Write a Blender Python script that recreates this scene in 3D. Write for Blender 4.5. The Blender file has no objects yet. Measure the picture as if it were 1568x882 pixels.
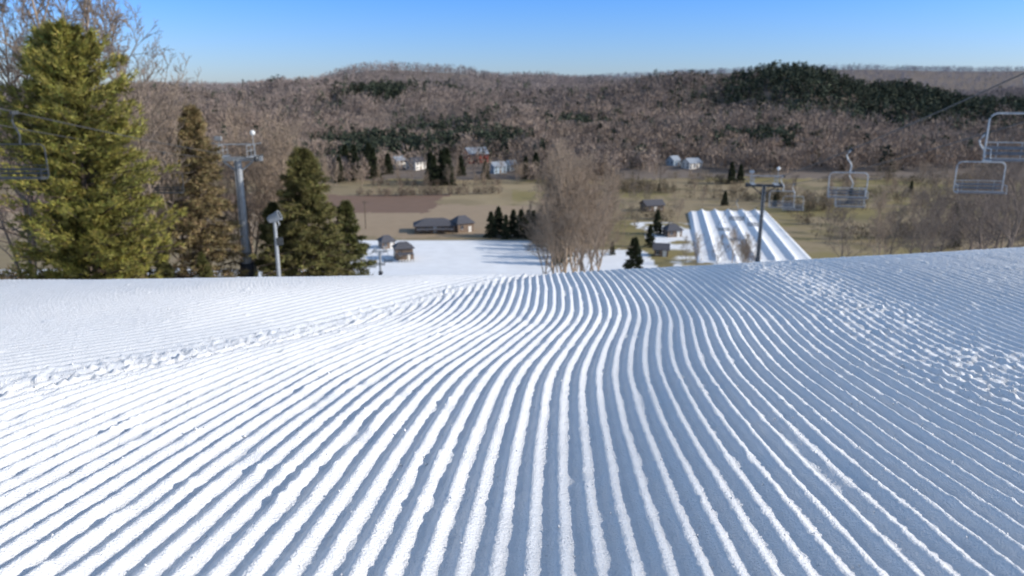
import bpy, math, random
import numpy as np
from mathutils import Vector
rng=np.random.default_rng(7); random.seed(7)
CAMZ=0.394
# ------------------------------------------------------------------ helpers
def sstep(a,b,x):
    t=np.clip((x-a)/(b-a),0,1); return t*t*(3-2*t)
def _h(ix,iy,s):
    n=(ix.astype(np.int64)*374761393+iy.astype(np.int64)*668265263+s*1442695041)&0x7fffffff
    n=((n^(n>>13))*1274126177)&0x7fffffff
    n=n^(n>>16)
    return (n&0xffff)/65535.0
def vnoise(x,y,s=0):
    ix=np.floor(x);iy=np.floor(y);fx=x-ix;fy=y-iy
    fx=fx*fx*(3-2*fx);fy=fy*fy*(3-2*fy)
    a=_h(ix,iy,s);b=_h(ix+1,iy,s);c=_h(ix,iy+1,s);d=_h(ix+1,iy+1,s)
    return (a*(1-fx)+b*fx)*(1-fy)+(c*(1-fx)+d*fx)*fy
def fbm(x,y,s=0,o=4):
    r=0;a=.5
    for i in range(o):
        r=r+a*vnoise(x*2**i,y*2**i,s+i*17);a*=.5
    return r
def mesh_np(name,V,F,mats,col=None,smooth=False,midx=None):
    V=np.asarray(V,dtype=np.float32);F=np.asarray(F,dtype=np.int32)
    me=bpy.data.meshes.new(name);k=F.shape[1]
    me.vertices.add(len(V));me.vertices.foreach_set('co',V.ravel())
    me.loops.add(F.size);me.loops.foreach_set('vertex_index',F.ravel())
    me.polygons.add(len(F));me.polygons.foreach_set('loop_start',np.arange(0,F.size,k,dtype=np.int32))
    try: me.polygons.foreach_set('loop_total',np.full(len(F),k,dtype=np.int32))
    except Exception: pass
    me.polygons.foreach_set('use_smooth',np.full(len(F),smooth,dtype=bool))
    for m in mats: me.materials.append(m)
    if midx is not None: me.polygons.foreach_set('material_index',np.asarray(midx,dtype=np.int32))
    me.update(calc_edges=True)
    if col is not None:
        ca=me.color_attributes.new('Col','FLOAT_COLOR','POINT')
        c=np.ones((len(V),4),dtype=np.float32);c[:,:3]=col
        ca.data.foreach_set('color',c.ravel())
    return me
def add_obj(name,me,loc=(0,0,0),rz=0,sc=1):
    o=bpy.data.objects.new(name,me);bpy.context.scene.collection.objects.link(o)
    o.location=loc;o.rotation_euler=(0,0,rz);o.scale=(sc,sc,sc);return o
# ------------------------------------------------------------------ materials
def mat(name,color=None,rough=.8,nscale=5,var=.25,bump=0,bscale=None,attr=False,metal=0,spec=.3):
    m=bpy.data.materials.new(name);m.use_nodes=True;nt=m.node_tree;b=nt.nodes['Principled BSDF']
    b.inputs['Roughness'].default_value=rough;b.inputs['Metallic'].default_value=metal
    b.inputs['Specular IOR Level'].default_value=spec
    tc=nt.nodes.new('ShaderNodeTexCoord')
    n=nt.nodes.new('ShaderNodeTexNoise');n.inputs['Scale'].default_value=nscale;n.inputs['Detail'].default_value=5
    nt.links.new(tc.outputs['Object'],n.inputs['Vector'])
    mr=nt.nodes.new('ShaderNodeMapRange');mr.inputs['From Min'].default_value=.3;mr.inputs['From Max'].default_value=.7
    mr.inputs['To Min'].default_value=1-var;mr.inputs['To Max'].default_value=1+var
    nt.links.new(n.outputs['Fac'],mr.inputs['Value'])
    vm=nt.nodes.new('ShaderNodeVectorMath');vm.operation='SCALE'
    if attr:
        a=nt.nodes.new('ShaderNodeAttribute');a.attribute_name='Col'
        nt.links.new(a.outputs['Color'],vm.inputs[0])
    else: vm.inputs[0].default_value=color
    nt.links.new(mr.outputs[0],vm.inputs['Scale'])
    nt.links.new(vm.outputs[0],b.inputs['Base Color'])
    if bump:
        n2=nt.nodes.new('ShaderNodeTexNoise');n2.inputs['Scale'].default_value=bscale or nscale*4;n2.inputs['Detail'].default_value=4
        nt.links.new(tc.outputs['Object'],n2.inputs['Vector'])
        bp=nt.nodes.new('ShaderNodeBump');bp.inputs['Strength'].default_value=1;bp.inputs['Distance'].default_value=bump
        nt.links.new(n2.outputs['Fac'],bp.inputs['Height']);nt.links.new(bp.outputs[0],b.inputs['Normal'])
    return m
M_snow=mat('snow_corduroy',(.85,.855,.865),rough=.38,nscale=30,var=.03,bump=.0026,bscale=380,spec=.6)
M_ter=mat('terrain_cover',attr=True,rough=.9,nscale=.25,var=.05,bump=.05,bscale=1.5)
M_tube=mat('tubing_snow',(.85,.87,.9),rough=.6,nscale=1,var=.03,bump=.03,bscale=2)
M_leaf=mat('needles',attr=True,rough=.65,nscale=3,var=.2)
M_mass=mat('forest_foliage',attr=True,rough=.9,nscale=.012,var=.22)
M_bark=mat('bark',attr=True,rough=.9,nscale=8,var=.25)
M_galv=mat('galvanised_steel',(.38,.40,.42),rough=.5,nscale=6,var=.15,metal=.3)
M_dark=mat('dark_steel',(.05,.055,.06),rough=.6,nscale=6,var=.2)
M_pad=mat('tower_padding',(.045,.05,.06),rough=.8,nscale=3,var=.2)
M_cable=mat('wire_rope',(.06,.06,.06),rough=.6,nscale=10,var=.1)
M_seat=mat('chair_seat',(.16,.17,.19),rough=.7,nscale=8,var=.2)
M_white=mat('white_siding',(.78,.75,.70),rough=.7,nscale=2,var=.08)
M_blue=mat('pale_blue_siding',(.35,.45,.55),rough=.7,nscale=2,var=.08)
M_red=mat('barn_red',(.28,.05,.04),rough=.8,nscale=2,var=.2)
M_brown=mat('brown_siding',(.22,.16,.12),rough=.8,nscale=2,var=.2)
M_roof=mat('dark_shingle',(.10,.10,.115),rough=.85,nscale=3,var=.25)
M_roofl=mat('metal_roof',(.30,.34,.40),rough=.5,nscale=3,var=.1)
M_glass=mat('window_glass',(.03,.04,.06),rough=.15,nscale=3,var=.1,spec=.6)
M_wood=mat('pole_wood',(.14,.11,.08),rough=.9,nscale=4,var=.2)
M_lamp=mat('lamp_glass',(.8,.8,.78),rough=.3,nscale=4,var=.03)
# ------------------------------------------------------------------ terrain height
ty=np.array([-80,-10,0,.549,1.2,1.6,2.0,2.4,2.8,3.2,3.6,4.2,6,14,40,57,85,120,150,175,195,9000.])
td=np.array([-11.,-1.15,.315,.394,.489,.558,.624,.672,.707,.764,.868,1.03,1.50,3.62,10.5,14.8,21.8,30.6,37.7,43,45,45.])
gy=np.arange(-4,30,.02);gd=np.interp(gy,ty,td)
kern=np.exp(-.5*((np.arange(-30,31)*.02)/.13)**2);kern/=kern.sum()
gd2=np.convolve(np.pad(gd,30,mode='reflect',reflect_type='odd'),kern,mode='valid')
def prof(Y):
    a=np.interp(Y,ty,td);b=np.interp(Y,gy,gd2)
    w=sstep(-3.5,-3,Y)*(1-sstep(25,29,Y));return a*(1-w)+b*w
rx=np.array([-2600,-1300,-725,-480,-290,0,145,290,390,580,1000,2600.])
rh=np.array([40,45,50,60,68,74,71,64,53,40,36,36.])
fx_=np.array([-3500,-500,0,600,1000,1600,3500.]);fh=np.array([60,70,90,122,134,132,120.])
def H(X,Y):
    X=np.asarray(X,float);Y=np.asarray(Y,float)
    z=CAMZ-prof(Y)
    t=np.where(X>0,.060*np.minimum(X,30),.014*np.maximum(X,-12))
    z=z+t*sstep(.9,4,Y)*(1-sstep(150,190,Y))
    z=z-.08*sstep(4,14,Y)*np.exp(-(X/5)**2)
    z=z+(fbm(X/45,Y/45,3)-.47)*2.2*sstep(20,70,Y)*(1-sstep(120,185,Y))
    z=z+(fbm(X/60,Y/60,5)-.47)*1.5*sstep(240,330,Y)
    r1=np.interp(X,rx,rh)*(.25*sstep(400,700,Y)+.75*sstep(560,1450,Y))
    r1=r1+(fbm(X/210+3,Y/300,9,3)-.44)*95*sstep(450,800,Y)*(1-sstep(1150,1450,Y))
    r1=r1+20*np.exp(-((X-385)/125)**2-((Y-930)/110)**2)
    r2=np.interp(X,fx_,fh)*sstep(1700,2600,Y)+(fbm(X/500,Y/500,15,3)-.44)*20*sstep(1700,2200,Y)
    return z+np.maximum(r1*(1-sstep(1450,2100,Y)*.4),r2)
# ------------------------------------------------------------------ groomed snow (fine sheet)
def grid(rowsY,ncol,kfun):
    a=np.linspace(-1,1,ncol)
    Y,A=np.meshgrid(rowsY,a,indexing='ij');X=A*kfun(Y)
    nr=len(rowsY);i=np.arange(nr-1)[:,None]*ncol+np.arange(ncol-1)[None,:]
    F=np.stack([i,i+1,i+ncol+1,i+ncol],-1).reshape(-1,4)
    return X,Y,F
rows=list(np.arange(-.6,.38,.01));y=.38
while y<15: rows.append(y);y+=max(.0036,y*.0062)
rows=np.array(rows)
kf=lambda Y:.79*Y+.80
X,Y,F=grid(rows,2050,kf)
cy=np.array([-1,.0,.55,.95,1.3,1.7,2.15,2.6,3.2,4,6,15]);cc=np.array([-.03,.012,.045,.064,.090,.165,.265,.292,.305,.39,.70,1.9])
ydense=np.arange(-1,15.5,.02);cd=np.interp(ydense,cy,cc);k2=np.exp(-.5*((np.arange(-30,31)*.02)/.14)**2);k2/=k2.sum()
cd=np.convolve(np.pad(cd,30,mode='reflect',reflect_type='odd'),k2,mode='valid')
S=.0295
def snow_disp(X,Y):
    c=np.interp(Y,ydense,cd)
    wig=(vnoise(X*1.1,Y*1.5,1)-.5)*.012+(vnoise(X*9,Y*7,2)-.5)*.0024
    u=X-c+wig
    ph=u/S
    q=0.5+0.5*np.cos(2*np.pi*ph)
    ridge=q**1.25
    kid=np.floor(ph+.5)
    amp=.0078*(.84+.32*vnoise(kid*3.3,Y*3,5))*(.88+.24*vnoise(X*30,Y*30,8))
    nick=sstep(.82,.93,vnoise(kid*7.7+.3,Y*13,12))*.35
    ridge=ridge*(1-nick)
    dL=(X+.87)*(-.91)+(Y-1.18)*.413+(vnoise(X*1.5,Y*1.5,21)-.5)*.05
    L=sstep(-.01,.05,dL)
    ph2=(dL+(vnoise(X*3,Y*3,31)-.5)*.01)/.043
    ridge2=(.5+.5*np.cos(2*np.pi*ph2))**.6
    patch=sstep(.25,.5,fbm(X*1.1,Y*.6,41,3))
    amp2=.014*(.55+.45*patch)
    bandL=np.exp(-((dL-.02)/.075)**2)
    bandR=np.exp(-((u-.80)/.17)**2)*sstep(.7,1.3,Y)*(1-.5*sstep(4,7,Y))
    z=ridge*amp*(1-L)*(1-.35*bandR)+ridge2*amp2*L*(1-.6*bandL)
    fade=1-sstep(8,14,Y)*.5
    z=z*fade
    seam=np.exp(-((Y-1.15-.06*X+(vnoise(X*12,X*0,91)-.5)*.03)/.016)**2)*sstep(.0,.06,X)*(1-sstep(.32,.42,X))
    lump=np.maximum(vnoise(X*85,Y*70,51)-.5,0)*2*(.4+.6*vnoise(X*28,Y*22,52))
    z=z+lump*(.0085*bandL+.0095*bandR+.0016*L*sstep(.5,.7,vnoise(X*4,Y*2,57))+.006*seam)*(.3+1.2*vnoise(X*6,Y*6,55))
    spar=sstep(.84,.95,vnoise(X*20,Y*20,61))*vnoise(X*110,Y*110,62)*q
    z=z+spar*.0042
    fn=1-.6*L
    z=z+((vnoise(X*230,Y*230,71)-.5)*.0013+(vnoise(X*90,Y*90,72)-.5)*.0012)*fn
    z=z+(fbm(X*2.5,Y*2.5,81,3)-.44)*.008+(fbm(X*.6,Y*.6,82,2)-.37)*.02*sstep(3.5,8,Y)
    z=z-.012*np.exp(-((dL+.02)/.05)**2)
    return z
Z=H(X,Y)+snow_disp(X,Y)
me=mesh_np('groomed_snow',np.stack([X,Y,Z],-1).reshape(-1,3),F,[M_snow],smooth=True)
add_obj('groomed_snow',me)
# loose crumbs of snow
def lumps(n):
    k=n
    x1=rng.normal(.80,.16,k*45//100); y1=rng.uniform(.75,4.5,len(x1));x1=x1+np.interp(y1,ydense,cd)
    t=rng.uniform(-.1,1.3,k*25//100);x2=-.87+.87*t+rng.normal(0,.06,len(t));y2=1.18+1.92*t+rng.normal(0,.06,len(t))
    r=rng.uniform(.35,6,k*3//10)**1;x3=rng.uniform(-1,1,len(r))*(.75*r+.2);
    xx=np.concatenate([x1,x2,x3]);yy=np.concatenate([y1,y2,r]);return xx,yy
cx,cyy=lumps(14000)
sz=rng.uniform(.0006,.0021,len(cx))*(1+(rng.random(len(cx))>.97)*.9)
zz=H(cx,cyy)+snow_disp(cx,cyy)
octa=np.array([[1,0,0],[-1,0,0],[0,1,0],[0,-1,0],[0,0,1],[0,0,-1.]])
of=np.array([[0,2,4],[2,1,4],[1,3,4],[3,0,4],[2,0,5],[1,2,5],[3,1,5],[0,3,5]])
V=octa[None]*sz[:,None,None]*rng.uniform(.6,1.3,(len(cx),6,1))
V=V+np.stack([cx,cyy,zz+sz*.3],-1)[:,None,:]
Fc=(of[None]+(np.arange(len(cx))*6)[:,None,None]).reshape(-1,3)
add_obj('loose_snow_crumbs',mesh_np('crumbs',V.reshape(-1,3),Fc,[M_snow],smooth=True))
# ------------------------------------------------------------------ wide terrain
rows=list(np.arange(-70,-1,2.5))+list(np.arange(0,12,.5));y=12.
while y<3600: rows.append(y);y+=max(.35,y*.0085)
rows=np.array(rows)
kf2=lambda Y:np.maximum(Y,0)*.95+45
X,Y,F=grid(rows,620,kf2)
Z=H(X,Y)
inner=(Y<14.2)&(Y>-.55)&(np.abs(X)<kf(Y)-.1)
Z=Z-np.where(inner,.12,0.0)+np.where(inner,0,-.005)
def cover(X,Y):
    n=fbm(X/9,Y/9,101);n2=fbm(X/30,Y/30,103)
    snow=np.array([.85,.87,.90]);tan=np.array([.36,.27,.18]);brn=np.array([.21,.135,.095])
    grs=np.array([.25,.205,.085]);flo=np.array([.19,.155,.13]);ltan=np.array([.35,.275,.165])
    C=np.empty(X.shape+(3,));C[:]=grs
    def put(m,c):
        m=m[...,None];C[:]=C*(1-m)+np.asarray(c)*m
    put(sstep(.38,.5,n2),ltan*.85)
    put(sstep(.5,.6,n)*.6,np.array([.17,.145,.065]))
    put(((X<0)&(Y<420))*.9,ltan*.8)
    e=(n-.47)*14
    put((X+e<14)*(Y+e>243)*(Y+e<322)*1.,tan)
    put((X+e<-33)*(Y+e>300)*(Y+e<356)*1.,brn)
    put((X+e>-33)*(X<40)*(Y+e>322)*(Y<430)*sstep(.35,.5,n2),ltan)
    put((Y+e*2>425)*1.,flo)
    s=(Y+e*.4<196)*1.
    s=np.maximum(s,((X+e*.3>-50)&(X+e*.3<11)&(Y+e*.5<238))*1.)
    s=np.maximum(s,((X+e*.3>45)&(X+e*.2<62+(Y-200)*.2)&(Y+e*.5<275))*1.*sstep(.35,.45,n))
    s=np.maximum(s,((X+e*.3>10)&(X+e*.3<40)&(Y+e*.5<222))*1.)
    put(s,snow)
    lw=sstep(.35,.5,n)*((X<-18-(Y-40)*.02)&(Y>38)&(Y<170))
    put(lw*.8,np.array([.14,.11,.07]))
    put(((X>40)&(Y>70)&(Y<190))*sstep(.4,.5,n)*.8,np.array([.15,.12,.07]))
    return C
col=cover(X,Y)
add_obj('terrain',mesh_np('terrain',np.stack([X,Y,Z],-1).reshape(-1,3),F,[M_ter],col=col.reshape(-1,3),smooth=True))
# ------------------------------------------------------------------ tubing park lanes
rowsT=np.linspace(0,1,160);ct=np.linspace(0,1,200)
T,A=np.meshgrid(rowsT,ct,indexing='ij')
Yt=203+T*98;Xt=52+T*20+A*(33.5-1.5*T)
lane=A*6.0
bz=np.clip(np.abs(((lane)%1)-.5)*2,0,1)**2.6*1.0+(fbm(Xt/3,Yt/3,7)-.4)*.18
edge=np.minimum(np.minimum(A,1-A)*25,1)*np.minimum(np.minimum(T,1-T)*25,1)
Zt=H(Xt,Yt)+(.12+bz)*np.clip(edge,0,1)-.05+ (T*1.0)*np.clip(edge,0,1)
i=np.arange(159)[:,None]*200+np.arange(199)[None,:]
F=np.stack([i,i+1,i+201,i+200],-1).reshape(-1,4)
add_obj('snow_tubing_lanes',mesh_np('tubing',np.stack([Xt,Yt,Zt],-1).reshape(-1,3),F,[M_tube],smooth=True))
# ------------------------------------------------------------------ mesh builder
class MB:
    def __init__(s): s.v=[];s.f=[];s.m=[]
    def box(s,c,d,rz=0,mi=0,tilt=0):
        n=len(s.v);cs,sn=math.cos(rz),math.sin(rz)
        for x in(-.5,.5):
            for y_ in(-.5,.5):
                for z in(-.5,.5):
                    a,b,e=x*d[0],y_*d[1],z*d[2]
                    if tilt:
                        b,e=b*math.cos(tilt)-e*math.sin(tilt),b*math.sin(tilt)+e*math.cos(tilt)
                    s.v.append((c[0]+a*cs-b*sn,c[1]+a*sn+b*cs,c[2]+e))
        for q in((0,1,3,2),(4,6,7,5),(0,4,5,1),(2,3,7,6),(0,2,6,4),(1,5,7,3)):
            s.f.append([n+k for k in q]);s.m.append(mi)
    def tube(s,pts,r,n=6,mi=0,cap=True):
        pts=[Vector(p) for p in pts];rs=r if isinstance(r,(list,tuple)) else [r]*len(pts)
        base=len(s.v)
        for k,p in enumerate(pts):
            d=(pts[min(k+1,len(pts)-1)]-pts[max(k-1,0)]).normalized()
            up=Vector((0,0,1)) if abs(d.z)<.9 else Vector((1,0,0))
            a=d.cross(up).normalized();b=d.cross(a)
            for j in range(n):
                t=2*math.pi*j/n;s.v.append(tuple(p+(a*math.cos(t)+b*math.sin(t))*rs[k]))
        for k in range(len(pts)-1):
            for j in range(n):
                j2=(j+1)%n
                s.f.append([base+k*n+j,base+k*n+j2,base+(k+1)*n+j2,base+(k+1)*n+j]);s.m.append(mi)
        if cap:
            s.f.append([base+j for j in range(n)]);s.m.append(mi)
            s.f.append([base+(len(pts)-1)*n+j for j in range(n)][::-1]);s.m.append(mi)
    def poly(s,pts,mi=0):
        n=len(s.v);s.v+=[tuple(p) for p in pts];s.f.append(list(range(n,n+len(pts))));s.m.append(mi)
    def mesh(s,name,mats):
        me=bpy.data.meshes.new(name);me.from_pydata(s.v,[],s.f)
        for m in mats: me.materials.append(m)
        me.polygons.foreach_set('material_index',s.m);me.update();return me
# ------------------------------------------------------------------ chairs
def chair_mesh(w=2.0):
    b=MB();h=w/2
    b.box((0,0,0),(.10,.42,.14),mi=1)
    b.tube([(0,0,.0),(-.10,.06,-.12),(-.20,.10,-.30),(-.14,.08,-.5),(.02,0,-.72),(.09,-.02,-.9),(.03,0,-1.25)],.040,8)
    r=.22
    zt,zb=-1.25,-2.62
    fr=[(-h,0,zb+.1),(-h,0,zt-r)]+[(-h+r-r*math.cos(a),0,zt-r+r*math.sin(a)) for a in np.linspace(.3,1.27,4)]+[(-h+r,0,zt),(h-r,0,zt)]+[(h-r+r*math.sin(a),0,zt-r+r*math.cos(a)) for a in np.linspace(.3,1.27,4)]+[(h,0,zt-r),(h,0,zb+.1)]
    b.tube(fr,.029,8)
    for s_ in(-1,1):
        b.tube([(s_*h,0,zb+.1),(s_*h,-.12,zb),(s_*h,-.55,zb+.02)],.024,6)
        b.tube([(s_*h,0,-2.25),(s_*h,-.45,-2.27),(s_*h,-.5,-2.55)],.018,6)
    b.box((0,-.28,zb+.04),(w-.1,.48,.07),mi=2)
    b.box((0,.03,-2.26),(w-.1,.04,.09),mi=2);b.box((0,.04,-2.42),(w-.1,.04,.09),mi=2)
    for x in(-.33*w,0,.33*w): b.tube([(x,.05,-2.1),(x,.05,zb)],.014,6)
    b.tube([(-h,.03,-2.1),(h,.03,-2.1)],.018,6)
    return b.mesh('chair',[M_galv,M_dark,M_seat])
CH=chair_mesh()
CHD=CH.copy();CHD.materials[0]=M_dark;CHD.materials[2]=M_dark
def chair(x,y_,z,rz,me=None): add_obj('chairlift_chair',me or CH,(x,y_,z),rz)
def interp_line(pts,Y):
    ys=[p[1] for p in pts];return [float(np.interp(Y,ys,[p[0] for p in pts])),Y,float(np.interp(Y,ys,[p[2] for p in pts]))]
def cable(name,pts):
    b=MB()
    P=[]
    for k in range(len(pts)-1):
        for t in np.linspace(0,1,12,endpoint=False):
            a,c=pts[k],pts[k+1];P.append(tuple(a[q]*(1-t)+c[q]*t-(.012*abs(c[1]-a[1])*4*t*(1-t)*.5 if q==2 else 0) for q in range(3)))
    P.append(pts[-1]);b.tube(P,.022,6);add_obj(name,b.mesh(name,[M_cable]));return P
RL=[(10.6,-2,5.25),(15.1,22,1.3),(26.9,84.5,-9.35),(36,125,-19),(50,190,-37)]
RR=[(14.6,-2,5.2),(19.2,22,1.1),(30.5,84.5,-9.35),(39.6,125,-19),(53.6,190,-37)]
P1=cable('chairlift_cable',RL);P2=cable('chairlift_cable',RR)
ar=-math.atan(.19)
for P,ys in((P1,[22.3,41.5,62,97,122]),(P2,[34,55,76,108,140])):
    for yy in ys:
        x,q,z=interp_line(P,yy);chair(x,q,z-.03,ar+random.uniform(-.06,.06))
LL=[(-17.2,-2,5.2),(-20.0,30,-.05),(-19.3,57,-4.1),(-25.6,120,-24.3),(-29,165,-33.5),(-31,200,-38.8)]
LR=[(-20.6,-2,5.2),(-23.4,30,-.05),(-22.5,57,-4.1),(-28.8,120,-24.3),(-32,165,-33.5),(-34,200,-38.8)]
P1=cable('chairlift_cable',LL);P2=cable('chairlift_cable',LR)
for P,ys in((P1,[30.5,86,104,121,138,155,172]),(P2,[49,95,113,131,148,166])):
    for yy in ys:
        x,q,z=interp_line(P,yy);chair(x,q,z-.03,.06+random.uniform(-.06,.06),CHD)
def lift_tower(x,y_,ztop,half,rz,name='chairlift_tower',dark=False,lamp=True):
    g=float(H(x,y_))-.4;b=MB();h=ztop-g
    b.tube([(0,0,0),(0,0,.5),(0,0,.55),(0,0,h*.5),(0,0,h-.2)],[.55,.5,.36,.32,.27] if not dark else [.5,.4,.24,.2,.17],14,mi=3 if dark else 0)
    b.tube([(0,0,.5),(0,0,2.9)],[.5,.5] if not dark else [.28,.28],14,mi=2)
    b.box((0,0,h-.1),(half*2+.5,.28,.3),mi=3 if dark else 0)
    for s_ in(-1,1):
        b.tube([(s_*half*.75,0,h-.2),(0,0,h-1.15)],.07,6,mi=3 if dark else 0)
        cx_=s_*half
        b.box((cx_,0,h+.02),(.1,2.2,.16),mi=0)
        for k in range(4):
            yy=-.95+k*.63
            b.tube([(cx_-.07,yy,h-.02),(cx_+.07,yy,h-.02)],.2,12,mi=1)
        ox=cx_-s_*.55
        b.box((ox,0,h+.08),(.5,2.3,.05),mi=0)
        for yy in(-1.1,0,1.1): b.tube([(ox,yy,h+.1),(ox,yy,h+.95)],.03,5)
        b.tube([(ox,-1.1,h+.95),(ox,1.1,h+.95)],.03,5);b.tube([(ox,-1.1,h+.55),(ox,1.1,h+.55)],.025,5)
        b.tube([(cx_-s_*.3,0,h),(cx_-s_*.3,0,h+1.0),(cx_+s_*.25,0,h+1.1)],.055,6)
    b.tube([(-half+.3,0,h+1.0),(half-.3,0,h+1.0)],.055,6)
    for k in range(int(h/.4)-2):
        b.box((0,-.40,.8+k*.4),(.36,.03,.03),mi=0)
    b.tube([(-.17,-.40,.8),(-.17,-.40,h)],.02,5);b.tube([(.17,-.40,.8),(.17,-.40,h)],.02,5)
    if lamp:
        b.tube([(half*.8,0,h+1.0),(half*.8,0,h+1.75)],.03,6)
        R=.2
        b.tube([(half*.8,0,h+1.85+R*math.cos(t)) for t in np.linspace(math.pi,0,7)],[max(R*math.sin(t),.01) for t in np.linspace(math.pi,0,7)],10,mi=4)
        b.box((-half*.8,-.1,h+1.45),(.5,.25,.3),mi=0)
        b.tube([(-half*.8,0,h+1.0),(-half*.8,0,h+1.4)],.03,6)
    add_obj(name,b.mesh(name,[M_galv,M_dark,M_pad,M_dark,M_lamp]),(x,y_,g),rz)
lift_tower(-20.9,57,-4.0,1.6,.06)
lift_tower(28.7,84.5,-9.15,1.8,ar,dark=True,lamp=True)
lift_tower(-27.2,120,-24.1,1.6,.06,lamp=False)
lift_tower(-31,170,-34.3,1.5,.06,lamp=False)
def snow_gun(x,y_,h,rz):
    g=float(H(x,y_));b=MB()
    b.tube([(0,0,-.3),(0,0,.2),(0,0,.9),(0,0,1.3),(0,0,h)],[.55,.55,.45,.14,.11],12)
    t=Vector((.65,-.15,.30)).normalized()
    p=Vector((0,0,h+.15));q=[p-t*.45,p-t*.3,p,p+t*.35,p+t*.42]
    b.tube(q,[.2,.27,.3,.34,.35],14)
    b.tube([p+t*.421,p+t*.43],[.30,.25],14,mi=1)
    b.tube([(0,0,h-.7),(.3,0,h-.35),(.2,0,h)],.05,6)
    b.box((.25,0,h-1.5),(.4,.3,.5),mi=1)
    b.box((.5,-.1,.6),(.9,.5,.5),mi=1);b.tube([(.9,-.1,.7),(1.4,-.3,1.2)],.12,8)
    add_obj('snow_gun',b.mesh('snow_gun',[M_galv,M_dark]),(x,y_,g),rz)
snow_gun(-16.2,50,5.3,.2)
def utility_pole(x,y_,h):
    g=float(H(x,y_));b=MB();b.tube([(0,0,-.5),(0,0,h)],[.2,.14],8)
    b.box((0,.14,h-.6),(2.4,.12,.14));
    for xx in(-1,-.4,.4,1): b.tube([(xx,.14,h-.53),(xx,.14,h-.33)],.06,6)
    add_obj('utility_pole',b.mesh('utility_pole',[M_wood]),(x,y_,g),random.uniform(-.5,.5))
for x,y_,h in((64,375,12),(78,392,12),(-52,260,10),(24,300,11),(-30,385,11),(130,340,11),(20,230,9)): utility_pole(x,y_,h)
# ------------------------------------------------------------------ buildings
def building(name,x,y_,w,d,h,rh_,rz,wall,roof,stor=1,hip=False,chim=False,porch=False):
    g=float(H(x,y_))-.1
    e=bpy.data.objects.new(name,None);bpy.context.scene.collection.objects.link(e);e.location=(x,y_,g);e.rotation_euler=(0,0,rz)
    def child(nm,b,ms):
        o=bpy.data.objects.new(nm,b.mesh(nm,ms));bpy.context.scene.collection.objects.link(o);o.parent=e
    b=MB();W,D=w/2,d/2
    b.box((0,0,h/2-.3),(w,d,h+.6))
    if not hip:
        for s_ in(-1,1): b.poly([(s_*W,-D,h),(s_*W,D,h),(s_*W,0,h+rh_)])
    child('walls',b,[wall])
    b=MB();o_=.5;k=W if not hip else W*.45
    ez=h-o_*rh_/D
    xs=W+o_
    for s_ in(-1,1):
        for t_ in(0,.15):
            b.poly([(-xs,s_*(D+o_),ez+t_),(xs,s_*(D+o_),ez+t_),((k+(o_ if not hip else 0)),0,h+rh_+t_),(-(k+(o_ if not hip else 0)),0,h+rh_+t_)])
        b.poly([(-xs,s_*(D+o_),ez),(xs,s_*(D+o_),ez),(xs,s_*(D+o_),ez+.15),(-xs,s_*(D+o_),ez+.15)])
        if hip:
            b.poly([(s_*xs,-(D+o_),ez+.15),(s_*xs,D+o_,ez+.15),(s_*k,0,h+rh_+.15)])
    if chim: b.box((W*.4,.3,h+rh_),(.8,.8,1.8))
    child('roof',b,[roof])
    b=MB();n=max(2,int(w/2.6))
    for st in range(stor):
        for q in range(n):
            xx=-W+(q+.5)*w/n;zz_=h/stor*(st+.55)
            if st==0 and q==n//2: continue
            b.box((xx,-D-.01,zz_),(1.0,.06,1.25),mi=0);b.box((xx,-D-.03,zz_-.68),(1.2,.1,.1),mi=1);b.box((xx,-D-.045,zz_),(.06,.04,1.25),mi=1)
        for s_ in(-1,1):
            for yy in(-D*.5,D*.5): b.box((s_*(W+.01),yy,h/stor*(st+.55)),(.06,.9,1.2),mi=0)
    child('windows',b,[M_glass,M_white])
    b=MB();b.box((-W+(n//2+.5)*w/n,-D-.02,1.05),(1.1,.08,2.1));child('door',b,[M_brown if wall is not M_brown else M_white])
    if porch:
        b=MB();b.box((0,-D-1.6,h*.62),(w*.9,3,.15),mi=1)
        for q in range(6): b.box((-w*.42+q*w*.168,-D-2.9,h*.31),(.18,.18,h*.62-.08))
        child('porch',b,[M_wood,M_roof])
building('ski_lodge',-27,256,14,8,2.6,1.9,.12,M_brown,M_roof,hip=True,porch=True)
building('ski_lodge_wing',-17.5,256,6,6.5,3.4,2.0,.5,M_brown,M_roof,hip=True)
building('lift_hut',-39,226,4,4,2.5,1.4,.5,M_brown,M_roof,hip=True)
building('lift_station',-31.5,210,5,4.5,3.6,1.3,.3,M_brown,M_roof,hip=True,porch=True)
building('farmhouse',-60,466,10,8,5.0,2.6,1.0,M_white,M_roof,2,chim=True)
building('farmhouse',-72,474,8,7,4.6,2.4,.8,M_white,M_roofl,2)
building('red_barn',-24,496,14,9,5.8,3.8,.5,M_red,M_roofl,2)
building('village_house',-9,452,9,7,4.2,2.4,.6,M_blue,M_roofl,2,chim=True)
building('village_house',-1,462,7,6,3.8,2.4,.8,M_white,M_roofl,2)
building('village_house',113,470,11,7,3.6,2.6,.6,M_white,M_roofl,2)
building('village_house',104,482,7,6,3.6,2.4,.7,M_blue,M_roofl,1)
building('maintenance_shed',58,305,8,6,2.8,1.7,.3,M_brown,M_roof)
building('tubing_hut',54,246,5,4.5,2.6,1.5,.2,M_brown,M_roof,hip=True)
building('tubing_hut',44,214,4,3.5,2.4,1.3,-.2,M_brown,M_roof)
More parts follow.
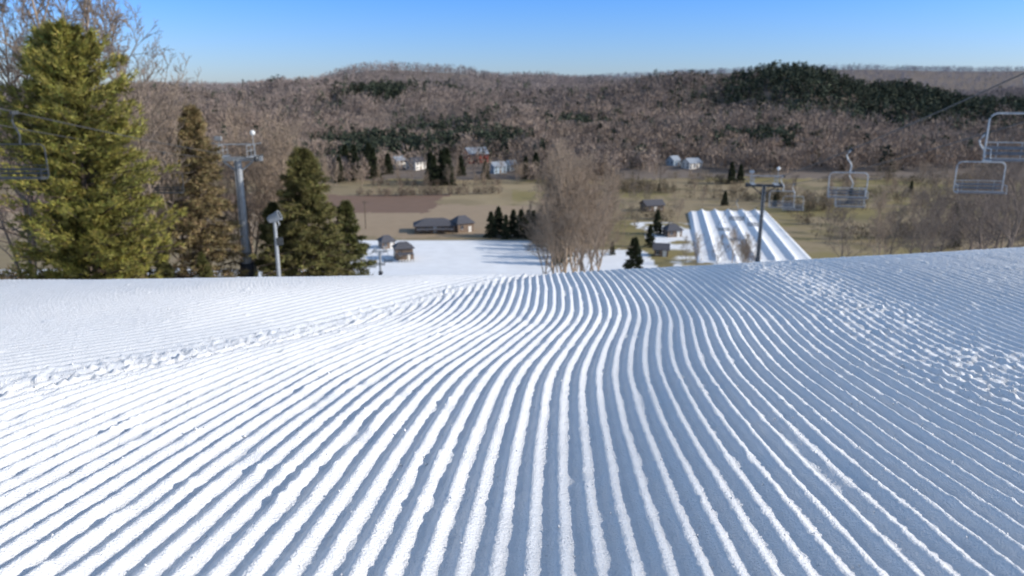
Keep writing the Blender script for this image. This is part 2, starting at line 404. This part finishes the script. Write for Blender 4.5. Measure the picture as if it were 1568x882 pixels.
# ------------------------------------------------------------------ bare trees
def segs_to_mesh(name,P0,P1,R0,R1,c,n=3):
    P0=np.array(P0);P1=np.array(P1);R0=np.array(R0);R1=np.array(R1);N=len(P0)
    d=P1-P0;d/=np.linalg.norm(d,axis=1,keepdims=True)+1e-9
    up=np.where(np.abs(d[:,2:3])<.9,np.array([[0,0,1.]]),np.array([[1.,0,0]]))
    a=np.cross(d,up);a/=np.linalg.norm(a,axis=1,keepdims=True);b=np.cross(d,a)
    V=np.empty((N,2*n,3))
    for j in range(n):
        t=2*math.pi*j/n;o=a*math.cos(t)+b*math.sin(t)
        V[:,j]=P0+o*R0[:,None];V[:,n+j]=P1+o*R1[:,None]
    f=np.array([[j,(j+1)%n,n+(j+1)%n,n+j] for j in range(n)])
    F=(f[None]+(np.arange(N)*2*n)[:,None,None]).reshape(-1,4)
    cb=np.asarray(c)[None]*np.clip(.8+.35*rng.random((N,1)),0,2)
    return mesh_np(name,V.reshape(-1,3),F,[M_bark],col=np.repeat(cb,2*n,axis=0),smooth=True)
def bare_tree_mesh(seed,h,spread,c,nmain=16,up=.8,twr=.012,trunks=1,l1=6):
    r=np.random.default_rng(seed);P0=[];P1=[];R0=[];R1=[]
    def limb(p,d,L,rad,lev):
        n=4 if lev<2 else (3 if lev==2 else 2);pts=[p.copy()];dd=d.copy()
        for k in range(n):
            dd=dd+r.normal(0,.14,3)+np.array([0,0,.07 if lev>0 else .03]);dd/=np.linalg.norm(dd)
            q=pts[-1]+dd*L/n
            r0=max(rad*(1-k/n*.75),twr*.7);r1=max(rad*(1-(k+1)/n*.75),twr*.6)
            P0.append(pts[-1]);P1.append(q);R0.append(r0);R1.append(r1);pts.append(q)
        if lev>=4: return
        cnt=[nmain,l1,5,4][lev]
        for k in range(cnt):
            t=(.18+.82*(k+r.random())/cnt) if lev==0 else (.2+.8*(k+r.random())/cnt)
            t=min(t,.999);f=t*n;ii=int(f);pp=pts[ii]*(1-(f-ii))+pts[ii+1]*(f-ii)
            ax=r.normal(0,1,3);ax-=ax.dot(dd)*dd;ax/=np.linalg.norm(ax)
            if lev==0:
                ang=2.4*k+r.random();ax=np.array([math.cos(ang),math.sin(ang),0])
                nd=ax*spread*(1.1-.5*t)+np.array([0,0,up*(.6+.7*t)]);LL_=h*.42*(1.05-.62*t)*r.uniform(.8,1.2)
            else:
                nd=dd*.75+ax*.7+np.array([0,0,.12]);LL_=L*r.uniform(.38,.6)*(1.15-.5*t)
            nd/=np.linalg.norm(nd)
            limb(pp,nd,LL_,max(rad*(.42 if lev==0 else .5)*(1.1-.5*t),twr),lev+1)
    for q in range(trunks):
        off=np.array([r.normal(0,.25),r.normal(0,.25),0])*(q>0)
        dd=np.array([r.normal(0,.06+.1*(q>0)),r.normal(0,.06+.1*(q>0)),1.])
        limb(off,dd/np.linalg.norm(dd),h*(.92 if q==0 else r.uniform(.7,.88)),h*.012*(1 if q==0 else .75),0)
    return segs_to_mesh('bare_tree',P0,P1,R0,R1,c)
grey=(.25,.20,.16);tanb=(.34,.265,.20)
BT=[bare_tree_mesh(11,16,.75,grey,twr=.02),bare_tree_mesh(12,16,.6,tanb,nmain=18,up=1.0,twr=.022),bare_tree_mesh(13,16,.65,tanb,trunks=2,nmain=13,up=1.05,twr=.02),bare_tree_mesh(14,16,.9,(.20,.16,.135),nmain=15,up=.6,twr=.02)]
def bare(k,x,y_,h,rz=None):
    add_obj('bare_tree',BT[k],(x,y_,float(H(x,y_))-.2),rz if rz is not None else random.uniform(0,6),h/16)
bare(0,-29.2,50,22,.4);bare(0,-33.5,50,19.5,2.);bare(0,-25.5,52,20,3.);bare(3,-31.5,47,20.5,3.5);bare(0,-27.4,47,21,5)
bare(0,-36,44,13,1.);bare(3,-41,60,14,2.)
for x,y_,h,k in((-26,64,15.5,1),(-21.8,62,15.5,2),(-28,63,15,1),(-20.3,60.5,13.5,1),(-30,64,14,1),(-20.5,66,15,0),(-32,66,13,0),(-18.6,64,13,2),(-25,66,14,0),(-21.5,70,13,1),(-27.2,57.5,11.5,1)): bare(k,x,y_,h)
for x,y_,h,k in((5.2,92,12,1),(6.8,95,17.5,2),(8.2,90,17,1),(9.6,97,16.5,2),(11.2,93,15.5,1),(12.6,99,13.5,1),(4.2,98,12,2),(7.5,102,17,1),(10.3,104,16,2),(8.9,86,12.5,2),(6,88,13,2),(5.8,96,15.5,1),(8.6,100,17.5,2),(11.6,102,15.5,1)): bare(k,x,y_,h)
for x,y_,h,k in((50,74,14,3),(56,86,15,3),(61,90,15,0),(53,96,12,0),(66,102,15,3),(47,90,9,0),(60,78,13,3),(70,110,17,0),(75,120,16,3),(54,118,12,0),(66,128,14,1),(78,135,15,0),(44,78,8,0),(48,82,10,3),(57,100,15,0),(63,97,15,3),(48,70,12,3),(53,80,14,3)): bare(k,x,y_,h)
for k in range(9): bare(random.choice([0,1,2]),random.uniform(48,64),random.uniform(186,204),random.uniform(7,12))
for k in range(9): bare(random.choice([0,1,2]),random.uniform(11,22),random.uniform(198,236),random.uniform(9,13))
for k in range(95):
    yy=random.uniform(225,430);xx=random.choice([random.uniform(.36,.85)*yy,random.uniform(.06,.3)*yy,random.uniform(.4,.8)*yy])
    if 48+(yy-203)*.2<xx<90+(yy-203)*.2 and yy<312: continue
    bare(random.choice([0,1,2,3]),xx,yy,random.uniform(6,14))
for k in range(46):
    xx,yy=random.uniform(-100,8),random.uniform(385,450)
    if -70<xx<-48 and yy>400: continue
    bare(random.choice([0,1,2]),xx,yy,random.uniform(7,13))
# ------------------------------------------------------------------ conifers
def conifer_mesh(seed,h,R,col,style='spruce',nb=150,npt=34,ntri=9,L=.36,wd=.075,dens_top=1.0,gap=.0):
    r=np.random.default_rng(seed)
    C=[];D=[];B=[];seg0=[];seg1=[];sr=[]
    z0=.06*h if style!='pine' else .02*h
    for k in range(nb):
        t=(k+r.random())/nb
        if style=='pine':
            tier=round(t*15)/15+r.normal(0,.012);tt=np.clip(tier,0.01,.985)
            rad=R*(np.interp(tt,[0,.12,.3,.5,.7,.85,1],[.80,.98,1,.92,.76,.54,.16]))*r.uniform(.62,1.12)
            elev=r.uniform(-.05,.32)+.35*tt
        else:
            tt=t**.85;rad=R*((1-tt)**.8*.97+.04)*r.uniform(.72,1.1);elev=r.uniform(-.25,.12)+.5*tt**2
        if r.random()<gap: continue
        ang=r.random()*6.283
        rad=rad*(1+.16*math.sin(ang*2+seed)+.1*math.sin(ang*3+tt*9))
        zb=z0+tt*(h-z0)*.97
        d=np.array([math.cos(ang),math.sin(ang),elev]);side=np.array([-math.sin(ang),math.cos(ang),0])
        end=np.array([0,0,zb])+d*rad
        seg0.append([0,0,zb]);seg1.append(end);sr.append(.012*h*(1-tt)*.4+.012)
        s=.12+.88*r.random(npt)**.75
        wdt=rad*.30*np.sin(np.clip(s,0,1)*2.6+.35)*(1 if style=='pine' else .9)
        lat=r.normal(0,.55,npt)*wdt
        droop=-.10*rad*s**2 if style!='pine' else .06*rad*s**2
        p=np.array([0,0,zb])[None]+d[None]*rad*s[:,None]+side[None]*lat[:,None]
        p[:,2]+=droop+r.normal(0,.09,npt)*(1.3 if style=='pine' else .9)-np.abs(lat)*.12
        cb=r.uniform(.65,1.25)
        for q in range(ntri):
            dd=d[None]*r.uniform(.2,1.0,(npt,1))+side[None]*r.normal(0,.65,(npt,1))+np.array([0,0,1])[None]*r.normal(.28 if style=='pine' else -.1,.4,(npt,1))
            dd/=np.linalg.norm(dd,axis=1,keepdims=True)
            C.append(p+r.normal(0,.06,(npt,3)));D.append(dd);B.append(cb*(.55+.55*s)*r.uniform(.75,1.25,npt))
    C=np.concatenate(C);D=np.concatenate(D);B=np.concatenate(B);N=len(C)
    sv=np.cross(D,r.normal(0,1,(N,3)));sv/=np.linalg.norm(sv,axis=1,keepdims=True)
    ll=L*r.uniform(.6,1.3,(N,1));V=np.stack([C-sv*wd*.5,C+sv*wd*.5,C+D*ll],1)
    cc_=np.asarray(col)[None]*B[:,None];cc_=cc_*(1+r.normal(0,.06,(N,3)))
    n=5;P0=np.array(seg0+[[0,0,-.3]]);P1=np.array(seg1+[[0,0,h*.97]]);R0=np.array(sr+[.016*h]);R1=np.array([x*.35 for x in sr]+[.02])
    d=P1-P0;d/=np.linalg.norm(d,axis=1,keepdims=True);up=np.where(np.abs(d[:,2:3])<.9,np.array([[0,0,1.]]),np.array([[1.,0,0]]))
    a=np.cross(d,up);a/=np.linalg.norm(a,axis=1,keepdims=True);b=np.cross(d,a)
    M=len(P0);base=N*3
    TV=np.empty((M,2*n,3))
    for j in range(n):
        t=2*math.pi*j/n;o=a*math.cos(t)+b*math.sin(t);TV[:,j]=P0+o*R0[:,None];TV[:,n+j]=P1+o*R1[:,None]
    tf=[]
    for j in range(n):
        tf+= [[j,(j+1)%n,n+j],[(j+1)%n,n+(j+1)%n,n+j]]
    TF=(np.array(tf)[None]+(np.arange(M)*2*n)[:,None,None]+base).reshape(-1,3)
    Vall=np.concatenate([V.reshape(-1,3),TV.reshape(-1,3)]);Fall=np.concatenate([np.arange(N*3).reshape(-1,3),TF])
    call=np.concatenate([np.repeat(cc_,3,axis=0),np.tile(np.array([[.10,.075,.055]]),(M*2*n,1))])
    return mesh_np('conifer',Vall,Fall,[M_leaf],col=np.clip(call,0,1))
def put(name,me,x,y_,rz=0,sc=1): add_obj(name,me,(x,y_,float(H(x,y_))-.15),rz,sc)
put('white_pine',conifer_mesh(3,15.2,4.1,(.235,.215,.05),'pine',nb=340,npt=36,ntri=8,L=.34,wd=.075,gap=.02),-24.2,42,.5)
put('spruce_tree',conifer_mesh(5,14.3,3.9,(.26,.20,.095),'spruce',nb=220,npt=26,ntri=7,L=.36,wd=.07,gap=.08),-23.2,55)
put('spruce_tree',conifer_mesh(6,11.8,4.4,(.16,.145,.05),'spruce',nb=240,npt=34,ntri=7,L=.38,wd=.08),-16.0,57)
sp=conifer_mesh(8,9,2.6,(.12,.12,.04),'spruce',nb=120,npt=26,ntri=6,L=.42,wd=.1)
sp2=conifer_mesh(9,8,2.2,(.05,.06,.028),'spruce',nb=110,npt=22,ntri=6,L=.45,wd=.12)
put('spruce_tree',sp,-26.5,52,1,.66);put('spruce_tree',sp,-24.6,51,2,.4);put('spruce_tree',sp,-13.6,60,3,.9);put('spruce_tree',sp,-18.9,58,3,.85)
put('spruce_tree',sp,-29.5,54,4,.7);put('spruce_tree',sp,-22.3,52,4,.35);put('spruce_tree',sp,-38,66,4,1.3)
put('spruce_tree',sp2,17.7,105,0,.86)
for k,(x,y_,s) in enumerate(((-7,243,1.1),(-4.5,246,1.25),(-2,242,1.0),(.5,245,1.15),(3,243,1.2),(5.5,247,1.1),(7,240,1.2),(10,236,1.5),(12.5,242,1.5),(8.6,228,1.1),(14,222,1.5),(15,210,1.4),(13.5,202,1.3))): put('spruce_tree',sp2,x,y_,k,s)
for k in range(16):
    yy=random.uniform(215,400);xx=random.uniform(.1,.72)*yy
    if 48+(yy-203)*.2<xx<90+(yy-203)*.2 and yy<312: continue
    put('spruce_tree',sp2,xx,yy,k,random.uniform(.5,1.1))
for x,y_,s in((-42,400,2.0),(-38,408,2.3),(-34,398,1.7),(-45,412,2.1),(-88,420,2),(-80,430,2.2),(-95,410,1.8),(118,400,1.5),(-15,425,1.3),(124,404,1.3),(-36,412,2.4),(-84,440,2.4),(-74,446,1.6),(-92,436,2.3),(-99,445,2.2),(8,430,1.6),(14,436,1.8),(-30,440,1.5)): put('spruce_tree',sp2,x,y_,x,s)
# ------------------------------------------------------------------ forest masses
def mass(name,x,y_,hh,kind,colb,nt,seed,tv_=.12):
    r=np.random.default_rng(seed);n=len(x);K=8
    tv=[]
    for k in range(K):
        z=r.uniform(.18,1,nt) if kind=='bare' else r.uniform(.05,1,nt)**1.25
        ang=r.random(nt)*6.283
        if kind=='bare':
            rr=.38*np.sqrt(np.clip(np.sin((z-.12)/.9*math.pi),0,1))*np.sqrt(r.random(nt))
            d=np.stack([np.cos(ang)*rr*2.0+r.normal(0,.3,nt),np.sin(ang)*rr*2.0+r.normal(0,.3,nt),r.uniform(.5,1.2,nt)],-1);L=.19;w=.045
            z[0]=0.02;rr[0]=0;d[0]=(0,0,4)
        else:
            rr=(.23*(1-z)+.015)*r.uniform(.55,1.1,nt)
            d=np.stack([np.cos(ang)*.8,np.sin(ang)*.8,r.uniform(-.5,.35,nt)],-1);L=.11;w=.10
        c=np.stack([np.cos(ang)*rr,np.sin(ang)*rr,z*.9],-1)
        ln=np.linalg.norm(d,axis=1,keepdims=True);lf=np.where(ln>2,3,1);d=d/ln*lf
        s=np.cross(d,r.normal(0,1,(nt,3)));s/=np.linalg.norm(s,axis=1,keepdims=True)
        tv.append(np.stack([c-s*w*.5,c+s*w*.5,c+d*L*r.uniform(.6,1.3,(nt,1))],1))
    tv=np.array(tv)
    kk=r.integers(0,K,n);V=tv[kk]*hh[:,None,None,None]
    a=r.random(n)*6.283;ca,sa=np.cos(a)[:,None,None],np.sin(a)[:,None,None]
    wsc=r.uniform(.8,1.35,n)[:,None,None]
    X_=(V[...,0]*ca-V[...,1]*sa)*wsc;Y_=(V[...,0]*sa+V[...,1]*ca)*wsc
    V=np.stack([X_+x[:,None,None],Y_+y_[:,None,None],V[...,2]+H(x,y_)[:,None,None]-.3],-1)
    cc_=colb[:,None,:]*r.uniform(1-tv_,1+tv_,(n,nt,1))
    Cv=np.repeat(cc_[:,:,None,:],3,axis=2).reshape(-1,3)
    V=V.reshape(-1,3);add_obj(name,mesh_np(name,V,np.arange(len(V)).reshape(-1,3),[M_mass],col=np.clip(Cv,0,1)))
def scatter(n,y0,y1,w=.78,seed=1):
    r=np.random.default_rng(seed);yy=np.sqrt(r.uniform(y0**2,y1**2,n));xx=r.uniform(-w,w,n)*yy;return xx,yy
EV=[(385,870,150,120),(300,820,80,50),(490,850,100,60),(-125,1010,60,50),(-95,560,30,60),(-130,640,40,60),(-45,600,22,50),(-70,750,50,30),(-160,900,40,60),(60,700,25,40),(-60,520,18,25),(-100,490,20,30),(190,560,30,25),(-10,560,18,30)]
def evm(x,y_):
    m=np.zeros(len(x))
    for a,b,c,d in EV: m=np.maximum(m,np.exp(-((x-a)/c)**2-((y_-b)/d)**2))
    return m
def forest(n,y0,y1,nt,seed,hmin,hmax,w=.78):
    x,y_=scatter(n,y0,y1,w,seed);r=np.random.default_rng(seed+50)
    cl=(x>-80)&(x<8)&(y_<450)|((x>92)&(x<122)&(y_<480))|((x>-78)&(x<2)&(y_<505)&(r.random(n)<.65))|((x>60)&(y_<440+40*vnoise(x/40,x*0,3)))
    x,y_=x[~cl],y_[~cl];n=len(x)
    m=evm(x,y_);ev=(m>.36+r.normal(0,.16,n))|((r.random(n)<.04)&(y_<1100))
    hh=r.uniform(hmin,hmax,n)*(.85+.3*vnoise(x/60,y_/60,5))
    b=~ev
    t=vnoise(x/90,y_/90,77)[b][:,None];f=r.random((b.sum(),1))
    cb=np.array([.33,.25,.195])*(1-t)+np.array([.27,.215,.18])*t
    cb=cb*(.88+.24*f);haze=np.clip((y_[b]-600)/2000,0,.8)[:,None];cb=cb*(1-haze)+np.array([.24,.25,.32])*haze  # aerial haze painted into the bare-tree colour, bluer with distance
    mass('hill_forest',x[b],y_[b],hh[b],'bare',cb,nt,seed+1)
    if ev.sum():
        ce=np.array([.055,.068,.045])[None]*r.uniform(.6,1.5,(ev.sum(),1))
        mass('hill_evergreens',x[ev],y_[ev],hh[ev]*1.25,'ev',ce,int(nt*1.4),seed+2,.35)
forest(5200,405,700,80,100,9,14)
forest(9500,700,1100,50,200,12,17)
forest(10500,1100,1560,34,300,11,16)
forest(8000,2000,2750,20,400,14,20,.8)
# valley brush and hedgerows
r=np.random.default_rng(9);xs=[];ys=[]
for k in range(60):
    y0=r.uniform(225,430);x0=r.uniform(.05,.8)*y0;a=r.normal(0,.35);n=int(r.integers(8,34))
    t=r.uniform(-1,1,n)*r.uniform(8,35);xs.append(x0+t*math.cos(a)+r.normal(0,1.5,n));ys.append(y0+t*math.sin(a)*.6+r.normal(0,1.5,n))
x=np.concatenate(xs);y_=np.concatenate(ys);ok=~((x>46+(y_-203)*.2)&(x<92+(y_-203)*.2)&(y_<318))&(y_>215)
x,y_=x[ok],y_[ok]
mass('valley_brush',x,y_,r.uniform(1.5,6,len(x)),'bare',np.array([.19,.15,.10])[None]*r.uniform(.6,1.5,(len(x),1)),70,901)
n=200;x=r.uniform(-75,-6,n);y_=np.where(r.random(n)<.6,356+r.normal(0,2,n),398+r.normal(0,6,n))
mass('field_hedgerow',x,y_,r.uniform(1.5,5,n),'bare',np.array([.2,.15,.11])[None]*r.uniform(.6,1.5,(n,1)),70,902)
n=420;x=r.uniform(-48,-20,n)*1.0;y_=r.uniform(44,70,n);x=x-(y_-44)*.1
ok=(x<-24)|(y_>60);x,y_=x[ok],y_[ok]
mass('undergrowth',x,y_,r.uniform(.5,2.2,len(x)),'bare',np.array([.2,.15,.08])[None]*r.uniform(.6,1.4,(len(x),1)),70,903)
# ------------------------------------------------------------------ light, sky, camera
EL,AZ=math.radians(25),math.radians(98)
sd=Vector((math.sin(AZ)*math.cos(EL),math.cos(AZ)*math.cos(EL),math.sin(EL)))
L=bpy.data.lights.new('sun','SUN');L.energy=4.2;L.angle=math.radians(.5);L.color=(1,.925,.82)
lo=bpy.data.objects.new('sun',L);bpy.context.scene.collection.objects.link(lo);lo.rotation_euler=sd.to_track_quat('Z','Y').to_euler()
w=bpy.data.worlds.new('World');bpy.context.scene.world=w;w.use_nodes=True
nt=w.node_tree;sk=nt.nodes.new('ShaderNodeTexSky');sk.sky_type='NISHITA';sk.sun_disc=False
sk.sun_elevation=EL;sk.sun_rotation=AZ;sk.air_density=1.0;sk.dust_density=.6;sk.ozone_density=1.5
tc=nt.nodes.new('ShaderNodeTexCoord');sx=nt.nodes.new('ShaderNodeSeparateXYZ');nt.links.new(tc.outputs['Generated'],sx.inputs[0])
cr=nt.nodes.new('ShaderNodeValToRGB');nt.links.new(sx.outputs['Z'],cr.inputs[0])
e=cr.color_ramp.elements;e[0].position=0;e[0].color=(.42,.49,.74,1);e[1].position=.6;e[1].color=(.76,.72,.67,1)
q=e.new(.12);q.color=(.22,.43,.86,1);q=e.new(.25);q.color=(.54,.62,.72,1)
mx=nt.nodes.new('ShaderNodeVectorMath');mx.operation='MULTIPLY';nt.links.new(sk.outputs[0],mx.inputs[0]);nt.links.new(cr.outputs[0],mx.inputs[1])
m2=nt.nodes.new('ShaderNodeVectorMath');m2.operation='SCALE';m2.inputs['Scale'].default_value=2.0;nt.links.new(mx.outputs[0],m2.inputs[0])
bg=nt.nodes['Background'];bg.inputs['Strength'].default_value=.12;nt.links.new(m2.outputs[0],bg.inputs['Color'])
cam=bpy.data.cameras.new('camera');co=bpy.data.objects.new('camera',cam);bpy.context.scene.collection.objects.link(co)
co.location=(0,0,CAMZ);co.rotation_euler=(math.radians(90-14.4),0,0)
cam.lens=26;cam.sensor_width=36;cam.clip_start=.02;cam.clip_end=9000
cam.dof.use_dof=True;cam.dof.focus_distance=.95;cam.dof.aperture_fstop=8
bpy.context.scene.camera=co
vs=bpy.context.scene.view_settings;vs.view_transform='Standard';vs.look='None';vs.exposure=0
